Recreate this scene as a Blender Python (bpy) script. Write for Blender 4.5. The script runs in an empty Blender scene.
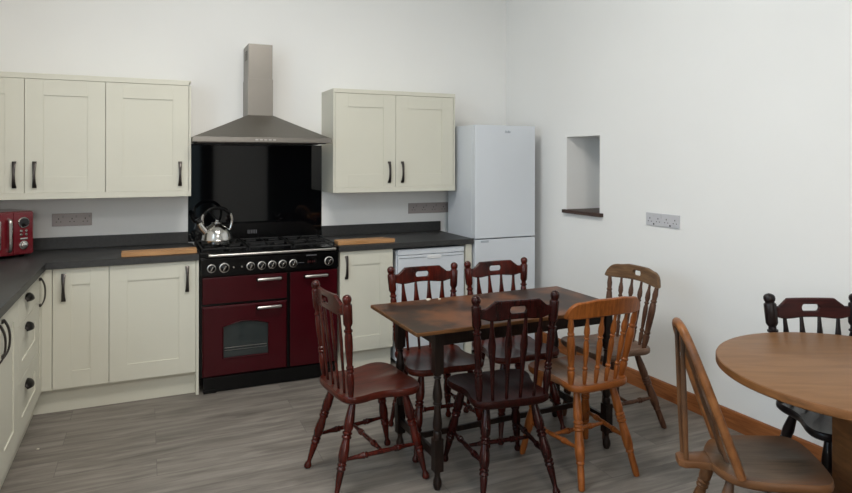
import bpy, bmesh, math, random
from mathutils import Vector, Matrix

SC = bpy.context.scene
COL = SC.collection
PI = math.pi
random.seed(4)

# ------------------------------------------------------------------ materials
def lin(c):
    return tuple(((v / 255.0) / 12.92 if v / 255.0 <= 0.04045 else ((v / 255.0 + 0.055) / 1.055) ** 2.4) for v in c)

def new_mat(name):
    m = bpy.data.materials.new(name)
    m.use_nodes = True
    nt = m.node_tree
    return m, nt, nt.nodes['Principled BSDF']

def paint(name, rgb, rough=0.5, metal=0.0, var=0.03, scale=6.0, bump=0.0, bscale=40.0, coat=0.0, spec=0.5):
    m, nt, b = new_mat(name)
    c = lin(rgb)
    tc = nt.nodes.new('ShaderNodeTexCoord')
    n = nt.nodes.new('ShaderNodeTexNoise')
    n.inputs['Scale'].default_value = scale
    n.inputs['Detail'].default_value = 4
    nt.links.new(tc.outputs['Object'], n.inputs['Vector'])
    r = nt.nodes.new('ShaderNodeValToRGB')
    r.color_ramp.elements[0].position = 0.3
    r.color_ramp.elements[1].position = 0.7
    r.color_ramp.elements[0].color = (*[max(0, v * (1 - var)) for v in c], 1)
    r.color_ramp.elements[1].color = (*[min(1, v * (1 + var)) for v in c], 1)
    nt.links.new(n.outputs['Fac'], r.inputs['Fac'])
    nt.links.new(r.outputs['Color'], b.inputs['Base Color'])
    b.inputs['Roughness'].default_value = rough
    b.inputs['Metallic'].default_value = metal
    b.inputs['Specular IOR Level'].default_value = spec
    if coat:
        b.inputs['Coat Weight'].default_value = coat
        b.inputs['Coat Roughness'].default_value = 0.12
    if bump:
        n2 = nt.nodes.new('ShaderNodeTexNoise')
        n2.inputs['Scale'].default_value = bscale
        n2.inputs['Detail'].default_value = 3
        nt.links.new(tc.outputs['Object'], n2.inputs['Vector'])
        bp = nt.nodes.new('ShaderNodeBump')
        bp.inputs['Strength'].default_value = bump
        bp.inputs['Distance'].default_value = 0.01
        nt.links.new(n2.outputs['Fac'], bp.inputs['Height'])
        nt.links.new(bp.outputs['Normal'], b.inputs['Normal'])
    return m

def wood(name, dark, light, rough=0.35, stretch=(1, 1, 8), scale=14.0, coat=0.0, worn=None, worn_scale=5.0, worn_at=(0.55, 0.75), spec=0.25, rim=None):
    """streaky wood; stretch lists how strongly each axis is compressed (big = grain runs across it)"""
    m, nt, b = new_mat(name)
    tc = nt.nodes.new('ShaderNodeTexCoord')
    mp = nt.nodes.new('ShaderNodeMapping')
    mp.inputs['Scale'].default_value = stretch
    nt.links.new(tc.outputs['Object'], mp.inputs['Vector'])
    n = nt.nodes.new('ShaderNodeTexNoise')
    n.inputs['Scale'].default_value = scale
    n.inputs['Detail'].default_value = 6
    n.inputs['Distortion'].default_value = 0.6
    nt.links.new(mp.outputs['Vector'], n.inputs['Vector'])
    r = nt.nodes.new('ShaderNodeValToRGB')
    r.color_ramp.elements[0].position = 0.32
    r.color_ramp.elements[1].position = 0.68
    r.color_ramp.elements[0].color = (*lin(dark), 1)
    r.color_ramp.elements[1].color = (*lin(light), 1)
    nt.links.new(n.outputs['Fac'], r.inputs['Fac'])
    out = r.outputs['Color']
    if worn:
        n2 = nt.nodes.new('ShaderNodeTexNoise')
        n2.inputs['Scale'].default_value = worn_scale
        n2.inputs['Detail'].default_value = 5
        nt.links.new(tc.outputs['Object'], n2.inputs['Vector'])
        r2 = nt.nodes.new('ShaderNodeValToRGB')
        r2.color_ramp.elements[0].position = worn_at[0]
        r2.color_ramp.elements[1].position = worn_at[1]
        nt.links.new(n2.outputs['Fac'], r2.inputs['Fac'])
        mx = nt.nodes.new('ShaderNodeMix')
        mx.data_type = 'RGBA'
        nt.links.new(r2.outputs['Color'], mx.inputs['Factor'])
        nt.links.new(out, mx.inputs['A'])
        mx.inputs['B'].default_value = (*lin(worn), 1)
        out = mx.outputs['Result']
    if rim:
        # polished rim, worn bare in the middle of the seat
        vm = nt.nodes.new('ShaderNodeVectorMath')
        vm.operation = 'MULTIPLY'
        vm.inputs[1].default_value = (1.0, 1.0, 0.0)
        ln = nt.nodes.new('ShaderNodeVectorMath')
        ln.operation = 'LENGTH'
        nt.links.new(tc.outputs['Object'], vm.inputs[0])
        nt.links.new(vm.outputs['Vector'], ln.inputs[0])
        ad = nt.nodes.new('ShaderNodeMath')
        ad.operation = 'MULTIPLY_ADD'
        nt.links.new(n.outputs['Fac'], ad.inputs[0])
        ad.inputs[1].default_value = 0.05
        nt.links.new(ln.outputs['Value'], ad.inputs[2])
        rr = nt.nodes.new('ShaderNodeValToRGB')
        rr.color_ramp.elements[0].position = 0.165
        rr.color_ramp.elements[1].position = 0.225
        nt.links.new(ad.outputs['Value'], rr.inputs['Fac'])
        mx = nt.nodes.new('ShaderNodeMix')
        mx.data_type = 'RGBA'
        nt.links.new(rr.outputs['Color'], mx.inputs['Factor'])
        nt.links.new(out, mx.inputs['A'])
        mx.inputs['B'].default_value = (*lin(rim), 1)
        out = mx.outputs['Result']
    nt.links.new(out, b.inputs['Base Color'])
    b.inputs['Roughness'].default_value = rough
    b.inputs['Specular IOR Level'].default_value = spec
    if coat:
        b.inputs['Coat Weight'].default_value = coat * 0.4
        b.inputs['Coat Roughness'].default_value = 0.15
    bp = nt.nodes.new('ShaderNodeBump')
    bp.inputs['Strength'].default_value = 0.06
    bp.inputs['Distance'].default_value = 0.004
    nt.links.new(n.outputs['Fac'], bp.inputs['Height'])
    nt.links.new(bp.outputs['Normal'], b.inputs['Normal'])
    return m

def glow(name, rgb, strength):
    m, nt, b = new_mat(name)
    b.inputs['Base Color'].default_value = (*lin(rgb), 1)
    b.inputs['Emission Color'].default_value = (*lin(rgb), 1)
    b.inputs['Emission Strength'].default_value = strength
    return m

def brushed(name, rgb, rough=0.32):
    m = paint(name, rgb, rough=rough, metal=1.0, var=0.05, scale=3)
    nt = m.node_tree
    b = nt.nodes['Principled BSDF']
    tc = nt.nodes.new('ShaderNodeTexCoord')
    mp = nt.nodes.new('ShaderNodeMapping')
    mp.inputs['Scale'].default_value = (2, 2, 180)
    nt.links.new(tc.outputs['Object'], mp.inputs['Vector'])
    n = nt.nodes.new('ShaderNodeTexNoise')
    n.inputs['Scale'].default_value = 4
    nt.links.new(mp.outputs['Vector'], n.inputs['Vector'])
    bp = nt.nodes.new('ShaderNodeBump')
    bp.inputs['Strength'].default_value = 0.05
    bp.inputs['Distance'].default_value = 0.002
    nt.links.new(n.outputs['Fac'], bp.inputs['Height'])
    nt.links.new(bp.outputs['Normal'], b.inputs['Normal'])
    return m

def floor_material():
    m, nt, b = new_mat('grey_wood_vinyl')
    tc = nt.nodes.new('ShaderNodeTexCoord')
    br = nt.nodes.new('ShaderNodeTexBrick')
    br.inputs['Scale'].default_value = 1.0
    br.inputs['Brick Width'].default_value = 1.22
    br.inputs['Row Height'].default_value = 0.18
    br.inputs['Mortar Size'].default_value = 0.0012
    br.inputs['Mortar Smooth'].default_value = 0.4
    br.offset = 0.37
    br.inputs['Color1'].default_value = (0.0, 0.0, 0.0, 1)
    br.inputs['Color2'].default_value = (1.0, 1.0, 1.0, 1)
    br.inputs['Mortar'].default_value = (0.3, 0.3, 0.3, 1)
    nt.links.new(tc.outputs['Object'], br.inputs['Vector'])
    mp = nt.nodes.new('ShaderNodeMapping')
    mp.inputs['Scale'].default_value = (0.9, 7.5, 1)
    nt.links.new(tc.outputs['Object'], mp.inputs['Vector'])
    ad = nt.nodes.new('ShaderNodeVectorMath')
    ad.operation = 'ADD'
    sc = nt.nodes.new('ShaderNodeVectorMath')
    sc.operation = 'SCALE'
    sc.inputs['Scale'].default_value = 7.0
    nt.links.new(br.outputs['Color'], sc.inputs[0])
    nt.links.new(mp.outputs['Vector'], ad.inputs[0])
    nt.links.new(sc.outputs['Vector'], ad.inputs[1])
    n = nt.nodes.new('ShaderNodeTexNoise')
    n.inputs['Scale'].default_value = 2.6
    n.inputs['Detail'].default_value = 8
    n.inputs['Roughness'].default_value = 0.62
    n.inputs['Distortion'].default_value = 0.5
    nt.links.new(ad.outputs['Vector'], n.inputs['Vector'])
    r = nt.nodes.new('ShaderNodeValToRGB')
    r.color_ramp.elements[0].position = 0.28
    r.color_ramp.elements[0].color = (*lin(FLOOR_D), 1)
    r.color_ramp.elements[1].position = 0.74
    r.color_ramp.elements[1].color = (*lin(FLOOR_L), 1)
    nt.links.new(n.outputs['Fac'], r.inputs['Fac'])
    mx = nt.nodes.new('ShaderNodeMix')
    mx.data_type = 'RGBA'
    mx.blend_type = 'MULTIPLY'
    mx.inputs['Factor'].default_value = 1.0
    r2 = nt.nodes.new('ShaderNodeValToRGB')
    r2.color_ramp.elements[0].color = (0.88, 0.875, 0.87, 1)
    r2.color_ramp.elements[1].color = (1.0, 1.0, 1.0, 1)
    nt.links.new(br.outputs['Color'], r2.inputs['Fac'])
    nt.links.new(r.outputs['Color'], mx.inputs['A'])
    nt.links.new(r2.outputs['Color'], mx.inputs['B'])
    mx2 = nt.nodes.new('ShaderNodeMix')
    mx2.data_type = 'RGBA'
    nt.links.new(br.outputs['Fac'], mx2.inputs['Factor'])
    nt.links.new(mx.outputs['Result'], mx2.inputs['A'])
    mx2.inputs['B'].default_value = (*lin((84, 80, 76)), 1)
    nt.links.new(mx2.outputs['Result'], b.inputs['Base Color'])
    b.inputs['Roughness'].default_value = 0.5
    b.inputs['Specular IOR Level'].default_value = 0.4
    bp = nt.nodes.new('ShaderNodeBump')
    bp.inputs['Strength'].default_value = 0.12
    bp.inputs['Distance'].default_value = 0.003
    nt.links.new(n.outputs['Fac'], bp.inputs['Height'])
    nt.links.new(bp.outputs['Normal'], b.inputs['Normal'])
    return m

FLOOR_D, FLOOR_L = (90, 84, 78), (150, 143, 135)
M = {}
M['wall'] = paint('wall_plaster', (236, 236, 234), 0.85, var=0.012, scale=1.5, bump=0.10, bscale=9)
M['ceil'] = paint('ceiling_plaster', (232, 230, 224), 0.9, var=0.01)
M['dimwall'] = paint('reflection_dark_paint', (40, 40, 42), 0.9, var=0.02)  # near-black stands in for unlit space mirrored in the splashback
M['floor'] = floor_material()
M['cream'] = paint('cream_cabinet_paint', (209, 207, 193), 0.42, var=0.012, scale=4)
M['gap'] = paint('shadow_gap', (40, 38, 34), 0.9)
M['top'] = paint('slate_laminate', (46, 46, 46), 0.45, var=0.22, scale=55, bump=0.05, bscale=160)
M['pewter'] = paint('pewter', (74, 70, 68), 0.34, metal=0.9, var=0.12, scale=30)
M['black'] = paint('black_enamel', (6, 6, 7), 0.2, var=0.1, scale=8, spec=0.3)
M['blackmatt'] = paint('black_cast_iron', (9, 9, 10), 0.6, var=0.2, scale=40)
M['glass'] = paint('black_glass', (5, 6, 8), 0.04, var=0.1)
M['burg'] = paint('burgundy_enamel', (56, 5, 13), 0.22, var=0.05, scale=5, coat=0.0, spec=0.3)
M['chrome'] = paint('chrome', (205, 203, 200), 0.12, metal=1.0, var=0.02)
M['satin'] = brushed('satin_chrome', (190, 188, 185), 0.3)
M['steel'] = brushed('brushed_steel', (142, 138, 132), 0.42)
M['socket'] = paint('satin_steel_plate', (160, 151, 148), 0.45, metal=0.15, var=0.03)
M['socket_in'] = paint('grey_rocker', (142, 135, 133), 0.45, var=0.03)
M['hole'] = paint('socket_hole', (50, 50, 52), 0.7)
M['whiteplastic'] = paint('white_plastic', (224, 225, 226), 0.35, var=0.01)
M['greyplastic'] = paint('grey_white_plastic', (196, 196, 200), 0.4, var=0.01)
M['white'] = paint('white_appliance_enamel', (210, 215, 221), 0.3, var=0.012, scale=3)
M['fridgegap'] = paint('door_seal', (96, 100, 106), 0.6)
M['badge'] = paint('badge_grey', (168, 175, 184), 0.3, metal=0.5)
M['red'] = paint('red_gloss', (104, 10, 24), 0.18, var=0.05, coat=0.5)
M['board'] = wood('beech_block', (164, 120, 78), (190, 146, 102), 0.45, (1, 9, 9), 6)
M['mah'] = wood('red_mahogany', (46, 12, 8), (84, 25, 15), 0.24, (9, 9, 1), 7, coat=0.5, worn=(38, 14, 11), worn_scale=7, worn_at=(0.5, 0.72))
M['mahseat'] = wood('red_mahogany_seat', (54, 18, 11), (84, 30, 19), 0.28, (1.5, 10, 4), 7, spec=0.2, coat=0.1)
M['dmah'] = wood('dark_mahogany', (24, 7, 6), (50, 14, 11), 0.25, (9, 9, 1), 7, coat=0.15, spec=0.2)
M['dmahseat'] = wood('dark_mahogany_seat', (24, 8, 6), (46, 15, 11), 0.36, (1.5, 10, 4), 7, spec=0.1)
M['ebony'] = wood('ebonised_wood', (20, 15, 16), (36, 27, 27), 0.3, (9, 9, 1), 7, coat=0.2)
M['ebonyseat'] = wood('ebonised_seat', (20, 16, 17), (34, 28, 29), 0.3, (1.5, 10, 4), 7, coat=0.2)
M['ruby'] = wood('red_brown_rail', (42, 18, 18), (66, 28, 26), 0.33, (4, 1, 9), 7)
M['pine'] = wood('honey_pine', (112, 60, 24), (152, 88, 40), 0.32, (9, 9, 1), 7, coat=0.15)
M['pineseat'] = wood('honey_pine_seat', (116, 86, 64), (142, 110, 86), 0.36, (1.5, 10, 4), 7, rim=(134, 76, 34))
M['umber'] = wood('faded_umber', (66, 42, 32), (96, 66, 48), 0.45, (9, 9, 1), 7)
M['umberlight'] = wood('faded_umber_rail', (88, 64, 44), (118, 90, 64), 0.45, (4, 1, 9), 7)
M['umberseat'] = wood('faded_umber_seat', (98, 76, 62), (124, 98, 82), 0.42, (1.5, 10, 4), 7)
M['elm'] = wood('worn_elm', (82, 54, 34), (118, 82, 54), 0.4, (9, 9, 1), 7, worn=(72, 56, 46), worn_at=(0.5, 0.7))
M['elmseat'] = wood('worn_elm_seat', (84, 68, 54), (106, 88, 70), 0.42, (1.2, 11, 4), 6, rim=(108, 72, 44))
M['bowwood'] = wood('bow_honey_elm', (108, 66, 36), (146, 96, 56), 0.32, (4, 4, 3), 7, worn=(90, 66, 52), worn_at=(0.55, 0.75))
M['pubtop'] = wood('worn_table_top', (34, 23, 18), (54, 37, 28), 0.36, (1, 7, 7), 6, worn=(104, 64, 38), worn_scale=4.6, worn_at=(0.46, 0.62), coat=0.1, spec=0.18)
M['pubedge'] = wood('table_edge_wood', (70, 46, 26), (116, 78, 46), 0.4, (1, 6, 6), 8)
M['publeg'] = wood('black_brown_leg', (18, 12, 10), (36, 24, 19), 0.35, (9, 9, 1), 7, coat=0.15, worn=(58, 36, 25), worn_scale=9, worn_at=(0.58, 0.75))
M['oak'] = wood('oak_table_top', (118, 84, 54), (134, 98, 66), 0.42, (1, 6, 6), 4)
M['oakedge'] = wood('oak_table_edge', (98, 64, 34), (126, 84, 48), 0.45, (2, 2, 9), 6)
M['skirt'] = wood('stained_skirting', (118, 68, 36), (150, 94, 54), 0.4, (1, 1, 12), 6)
M['sill'] = wood('dark_sill', (58, 44, 40), (82, 64, 56), 0.45, (9, 1, 9), 6)
M['crumb'] = paint('paper_scrap', (214, 205, 190), 0.8)
M['amber'] = glow('clock_digits', (92, 26, 22), 0.12)
M['mark'] = paint('pale_print', (170, 170, 172), 0.5)
M['dimmark'] = paint('dim_print', (96, 96, 100), 0.5)
M['blue'] = paint('reflection_pale_paint', (150, 172, 186), 0.6)  # pale blue stands in for a bright strip in the splashback reflection
M['lamp'] = glow('lamp_diffuser', (255, 244, 226), 3.0)
M['ovenglass'] = paint('oven_glass_reflection', (44, 50, 50), 0.06, var=0.1)  # base colour lifted to paint in the window's grey reflection

def pane_mat():
    m, nt, b = new_mat('window_glass')
    t = nt.nodes.new('ShaderNodeBsdfTransparent')
    g = nt.nodes.new('ShaderNodeBsdfGlossy')
    g.inputs['Roughness'].default_value = 0.02
    mx = nt.nodes.new('ShaderNodeMixShader')
    mx.inputs['Fac'].default_value = 0.06
    nt.links.new(t.outputs[0], mx.inputs[1])
    nt.links.new(g.outputs[0], mx.inputs[2])
    nt.links.new(mx.outputs[0], nt.nodes['Material Output'].inputs['Surface'])
    return m
M['pane'] = pane_mat()

# ------------------------------------------------------------------ mesh helpers
class MB:
    def __init__(self):
        self.bm = bmesh.new()
        self.boxes = False

    def box(self, x0, x1, y0, y1, z0, z1, bevel=0.0, rot=None):
        bm = self.bm
        self.boxes = True
        vs = [bm.verts.new((x, y, z)) for z in (z0, z1) for y in (y0, y1) for x in (x0, x1)]
        idx = [(0, 2, 3, 1), (4, 5, 7, 6), (0, 1, 5, 4), (2, 6, 7, 3), (0, 4, 6, 2), (1, 3, 7, 5)]
        fs = [bm.faces.new([vs[i] for i in f]) for f in idx]
        if bevel:
            es = list({e for f in fs for e in f.edges})
            r = bmesh.ops.bevel(bm, geom=es, offset=bevel, segments=2, profile=0.6, affect='EDGES')
            vs = list({v for f in r['faces'] for v in f.verts} | {v for v in vs if v.is_valid})
        if rot is not None:
            for v in vs:
                v.co = rot @ v.co
        return self

    def lathe(self, p0, p1, prof, n=14, flat=None):
        """prof: (t, r) from p0 to p1; flat=(u axis, thickness) squashes the section"""
        bm = self.bm
        p0, p1 = Vector(p0), Vector(p1)
        d = (p1 - p0)
        L = d.length
        d = d / L
        a = Vector((0, 0, 1)) if abs(d.z) < 0.9 else Vector((1, 0, 0))
        if flat is not None:
            a = Vector(flat[0])
        u = (a - d * a.dot(d)).normalized()
        w = d.cross(u)
        rings = []
        for t, r in prof:
            c = p0 + d * (L * t)
            ring = []
            for k in range(n):
                th = 2 * PI * k / n
                if flat is None:
                    ring.append(bm.verts.new(c + u * (r * math.cos(th)) + w * (r * math.sin(th))))
                else:
                    ring.append(bm.verts.new(c + u * (flat[1] * math.cos(th)) + w * (r * math.sin(th))))
            rings.append(ring)
        for i in range(len(rings) - 1):
            for k in range(n):
                bm.faces.new((rings[i][k], rings[i][(k + 1) % n], rings[i + 1][(k + 1) % n], rings[i + 1][k]))
        bm.faces.new(rings[0][::-1])
        bm.faces.new(rings[-1])
        return self

    def tube(self, pts, r, n=10, closed=False, flat=None):
        """sweep a (possibly elliptical) section along pts; r number or list; flat=(axis, ratio)"""
        bm = self.bm
        pts = [Vector(p) for p in pts]
        N = len(pts)
        rings = []
        up = None
        for i, p in enumerate(pts):
            if closed:
                t = (pts[(i + 1) % N] - pts[i - 1]).normalized()
            else:
                t = (pts[min(i + 1, N - 1)] - pts[max(i - 1, 0)]).normalized()
            if flat is not None:
                a = Vector(flat[0])
            elif up is None:
                a = Vector((0, 0, 1)) if abs(t.z) < 0.8 else Vector((1, 0, 0))
            else:
                a = up
            u = (a - t * a.dot(t)).normalized()
            up = u
            w = t.cross(u)
            rr = r[i] if isinstance(r, (list, tuple)) else r
            k1 = flat[1] if flat is not None else 1.0
            rings.append([bm.verts.new(p + u * (rr * k1 * math.cos(2 * PI * k / n)) + w * (rr * math.sin(2 * PI * k / n))) for k in range(n)])
        m = N if closed else N - 1
        for i in range(m):
            A, B = rings[i], rings[(i + 1) % N]
            for k in range(n):
                bm.faces.new((A[k], A[(k + 1) % n], B[(k + 1) % n], B[k]))
        if not closed:
            bm.faces.new(rings[0][::-1])
            bm.faces.new(rings[-1])
        return self

    def grid(self, rows, close_u=False):
        bm = self.bm
        R = [[bm.verts.new(p) for p in row] for row in rows]
        for i in range(len(R) - 1):
            n = len(R[i])
            for k in range(n if close_u else n - 1):
                bm.faces.new((R[i][k], R[i][(k + 1) % n], R[i + 1][(k + 1) % n], R[i + 1][k]))
        return R

    def slab(self, outline, z0, z1, ease=0.0):
        """horizontal slab with eased edge from an outline in x, y"""
        n = len(outline)
        cx = sum(p[0] for p in outline) / n
        cy = sum(p[1] for p in outline) / n
        def ring(off, z):
            out = []
            for x, y in outline:
                d = math.hypot(x - cx, y - cy)
                k = (d - off) / d
                out.append((cx + (x - cx) * k, cy + (y - cy) * k, z))
            return out
        e = ease
        rows = [ring(e, z0), ring(0, z0 + e), ring(0, z1 - e), ring(e * 0.3, z1 - e * 0.3), ring(e, z1)] if e else [ring(0, z0), ring(0, z1)]
        R = self.grid(rows, True)
        self.bm.faces.new(R[0][::-1])
        self.bm.faces.new(R[-1])
        return self

    def shift(self, v):
        bmesh.ops.translate(self.bm, verts=self.bm.verts, vec=Vector(v))
        return self

    def build(self, name, mat, parent=None, world=False, flat=False):
        bm = self.bm
        if world and parent is not None:
            inv = Matrix.Translation(parent.location) @ parent.rotation_euler.to_matrix().to_4x4()
            bmesh.ops.transform(bm, matrix=inv.inverted(), verts=bm.verts)
        bmesh.ops.recalc_face_normals(bm, faces=bm.faces)
        for f in bm.faces:
            f.smooth = not flat
        for e in bm.edges:
            if len(e.link_faces) == 2 and e.calc_face_angle(0) > 0.62:
                e.smooth = False
        me = bpy.data.meshes.new(name)
        bm.to_mesh(me)
        bm.free()
        me.materials.append(M[mat] if isinstance(mat, str) else mat)
        o = bpy.data.objects.new(name, me)
        COL.objects.link(o)
        if self.boxes and not flat:
            wn = o.modifiers.new('weighted_normals', 'WEIGHTED_NORMAL')
            wn.keep_sharp = True
            wn.weight = 100
        if parent is not None:
            o.parent = parent
        return o

def thing(name, label, cat, loc=(0, 0, 0), rz=0.0, group=None):
    o = bpy.data.objects.new(name, None)
    COL.objects.link(o)
    o.location = loc
    o.rotation_euler = (0, 0, rz)
    o.empty_display_size = 0.1
    return tag(o, label, cat, group)

def tag(o, label, cat, group=None):
    o['label'] = label
    o['category'] = cat
    if group:
        o['group'] = group
    return o

def struct(name, mb, mat):
    o = mb.build(name, mat, flat=name.startswith('wall'))
    o['kind'] = 'structure'
    return o

def dup(root, loc, rz, label):
    r = root.copy()
    COL.objects.link(r)
    r.location = loc
    r.rotation_euler = (0, 0, rz)
    r['label'] = label
    for ch in list(root.children):
        c = ch.copy()
        COL.objects.link(c)
        c.parent = r
        for g in list(ch.children):
            d = g.copy()
            COL.objects.link(d)
            d.parent = c
    return r

def spline(pts, n=8, closed=True):
    """Catmull-Rom through 2-D or 3-D points"""
    P = [Vector((*p, 0)) if len(p) == 2 else Vector(p) for p in pts]
    N = len(P)
    out = []
    for i in range(N if closed else N - 1):
        if closed:
            p0, p1, p2, p3 = P[i - 1], P[i], P[(i + 1) % N], P[(i + 2) % N]
        else:
            p0, p1, p2, p3 = P[max(i - 1, 0)], P[i], P[i + 1], P[min(i + 2, N - 1)]
        for k in range(n):
            t = k / n
            out.append(0.5 * ((2 * p1) + (p2 - p0) * t + (2 * p0 - 5 * p1 + 4 * p2 - p3) * t * t + (3 * p1 - p0 - 3 * p2 + p3) * t ** 3))
    if not closed:
        out.append(P[-1].copy())
    return out

# ------------------------------------------------------------------ room
H = 3.5
YB = -8.0
WX = lambda y: 4.145 - 0.028 * y          # face of the right wall

b = MB(); b.box(-0.2, 6.6, YB - 0.2, 0.2, -0.12, 0.0); struct('floor', b, 'floor')
b = MB(); b.box(-0.2, 6.6, YB - 0.2, 0.2, H, H + 0.12); struct('ceiling', b, 'ceil')
b = MB(); b.box(-0.2, 4.75, 0.0, 0.2, 0.0, H); struct('wall_back', b, 'wall')

# left wall with a window opening
W1 = (-4.5, -2.4, 1.25, 2.85)
b = MB()
b.box(-0.2, 0, YB, W1[0], 0, H); b.box(-0.2, 0, W1[1], 0.0, 0, H)
b.box(-0.2, 0, W1[0], W1[1], 0, W1[2]); b.box(-0.2, 0, W1[0], W1[1], W1[3], H)
struct('wall_left', b, 'wall')
# rear wall with an opening added for frontal fill light
W2 = (0.35, 1.75, 1.05, 2.5)
b = MB()
b.box(-0.2, W2[0], YB - 0.2, YB, 0, H); b.box(W2[1], 6.6, YB - 0.2, YB, 0, H)
b.box(W2[0], W2[1], YB - 0.2, YB, 0, W2[2]); b.box(W2[0], W2[1], YB - 0.2, YB, W2[3], H)
struct('wall_rear', b, 'wall')

def window(name, axis, a0, a1, z0, z1, pos):
    root = thing(name, 'white framed window', 'window')
    for k in ('label', 'category'):
        del root[k]
    root['kind'] = 'structure'
    f = MB(); p = MB()
    t = 0.05
    mid = (a0 + a1) / 2
    def bx(m, u0, u1, d0, d1, w0, w1):
        if axis == 'y':
            m.box(pos + d0, pos + d1, u0, u1, w0, w1)
        else:
            m.box(u0, u1, pos + d0, pos + d1, w0, w1)
    bx(f, a0, a0 + t, -0.03, 0.03, z0, z1); bx(f, a1 - t, a1, -0.03, 0.03, z0, z1)
    bx(f, a0 + t, a1 - t, -0.03, 0.03, z0, z0 + t); bx(f, a0 + t, a1 - t, -0.03, 0.03, z1 - t, z1)
    bx(f, mid - t / 2, mid + t / 2, -0.025, 0.025, z0 + t, z1 - t)
    f.build('window_frame', 'whiteplastic', root)
    bx(p, a0 + t, a1 - t, -0.004, 0.004, z0 + t, z1 - t)
    p.build('pane', 'pane', root)
window('window_1', 'y', W1[0], W1[1], W1[2], W1[3], -0.12)
window('fill_window', 'x', W2[0], W2[1], W2[2], W2[3], YB - 0.12)  # unseen window, added to let in frontal fill

# right wall, slightly out of square, with the deep niche
def wall_right():
    S1 = 5.4
    n0, n1, nz0, nz1, nd = 0.868, 1.245, 1.128, 1.697, 0.40
    bm = bmesh.new()
    def P(s, z, d=0.0):
        return (WX(-s) + d, -s, z)
    def q(*pts):
        bm.faces.new([bm.verts.new(p) for p in pts])
    T = 0.55
    q(P(0, 0), P(n0, 0), P(n0, H), P(0, H))
    q(P(n1, 0), P(S1, 0), P(S1, H), P(n1, H))
    q(P(n0, 0), P(n1, 0), P(n1, nz0), P(n0, nz0))
    q(P(n0, nz1), P(n1, nz1), P(n1, H), P(n0, H))
    q(P(n0, nz0), P(n1, nz0), P(n1, nz0, nd), P(n0, nz0, nd))
    q(P(n0, nz1), P(n0, nz1, nd), P(n1, nz1, nd), P(n1, nz1))
    q(P(n0, nz0), P(n0, nz0, nd), P(n0, nz1, nd), P(n0, nz1))
    q(P(n1, nz0), P(n1, nz1), P(n1, nz1, nd), P(n1, nz0, nd))
    q(P(n0, nz0, nd), P(n1, nz0, nd), P(n1, nz1, nd), P(n0, nz1, nd))
    q(P(0, 0, T), P(0, H, T), P(S1, H, T), P(S1, 0, T))
    q(P(S1, 0), P(S1, 0, T), P(S1, H, T), P(S1, H))
    q(P(0, 0), P(0, H), P(0, H, T), P(0, 0, T))
    q(P(0, H), P(S1, H), P(S1, H, T), P(0, H, T))
    q(P(0, 0), P(0, 0, T), P(S1, 0, T), P(S1, 0))
    bmesh.ops.remove_doubles(bm, verts=bm.verts, dist=1e-5)
    m = MB(); m.bm.free(); m.bm = bm
    struct('wall_right', m, 'wall')
    # sill board of the niche, projecting a little past the wall
    k = MB()
    def pr(s0, s1, d0, d1, z0, z1):
        vs = [k.bm.verts.new(P(s, z, d)) for z in (z0, z1) for s in (s0, s1) for d in (d0, d1)]
        for f in [(0, 2, 3, 1), (4, 5, 7, 6), (0, 1, 5, 4), (2, 6, 7, 3), (0, 4, 6, 2), (1, 3, 7, 5)]:
            k.bm.faces.new([vs[i] for i in f])
    pr(0.846, 1.285, -0.03, -0.001, 1.106, 1.132)
    pr(0.871, 1.242, -0.001, 0.395, 1.1295, 1.1335)
    tag(k.build('niche_sill', 'sill'), 'dark wooden sill board at the foot of the wall niche', 'sill')
    # skirting
    k = MB()
    rows = []
    for d, z in ((-0.001, 0.0), (-0.019, 0.0), (-0.019, 0.088), (-0.014, 0.099), (-0.001, 0.103)):
        rows.append([P(s, z, d) for s in (0.0, 1.0, 2.0, 3.0, 4.0, 5.4)])
    R = k.grid(rows)
    struct('baseboard_right', k, 'skirt')
wall_right()

# unseen dark walls and boards, added to shape the splashback reflection
b = MB(); b.box(6.4, 6.6, YB, -5.4, 0, H); struct('wall_added_dark', b, 'dimwall')
b = MB(); b.box(4.86, 6.4, -5.4, -5.2, 0, H); struct('wall_added_dark_end', b, 'dimwall')
b = MB(); b.box(3.4, 6.38, YB + 0.002, YB + 0.05, 0, 3.2); struct('reflection_board_1', b, 'dimwall')  # added dark board, blackens the right of the reflection
b = MB(); b.box(1.8, 2.12, YB + 0.002, YB + 0.05, 0, 2.6); struct('reflection_board_2', b, 'blue')  # added pale board, seen only as a bright reflected strip
b = MB(); b.box(2.12, 2.36, YB + 0.002, YB + 0.06, 0, 2.8); struct('reflection_board_3', b, 'dimwall')  # added dark board, makes the dark band in the reflection

# ------------------------------------------------------------------ kitchen doors
def shaker(mb, u0, u1, z0, z1, face, t=0.02, axis='y', rail=0.1, sgn=-1, stile=None):
    """frame-and-panel front. face = outer face coordinate; sgn: outward direction"""
    st = stile if stile else min(rail, (u1 - u0) * 0.35)
    rc = 0.006
    def bx(a0, a1, w0, w1, d0, d1, bev=0.0012):
        o0, o1 = sorted((face - sgn * d0, face - sgn * d1))
        if axis == 'y':
            mb.box(a0, a1, o0, o1, w0, w1, bev)
        else:
            mb.box(o0, o1, a0, a1, w0, w1, bev)
    bx(u0, u0 + st, z0, z1, 0, t); bx(u1 - st, u1, z0, z1, 0, t)
    bx(u0 + st, u1 - st, z0, z0 + rail, 0, t); bx(u0 + st, u1 - st, z1 - rail, z1, 0, t)
    bx(u0 + st - 0.001, u1 - st + 0.001, z0 + rail - 0.001, z1 - rail + 0.001, rc, t - 0.001, 0)

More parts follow.
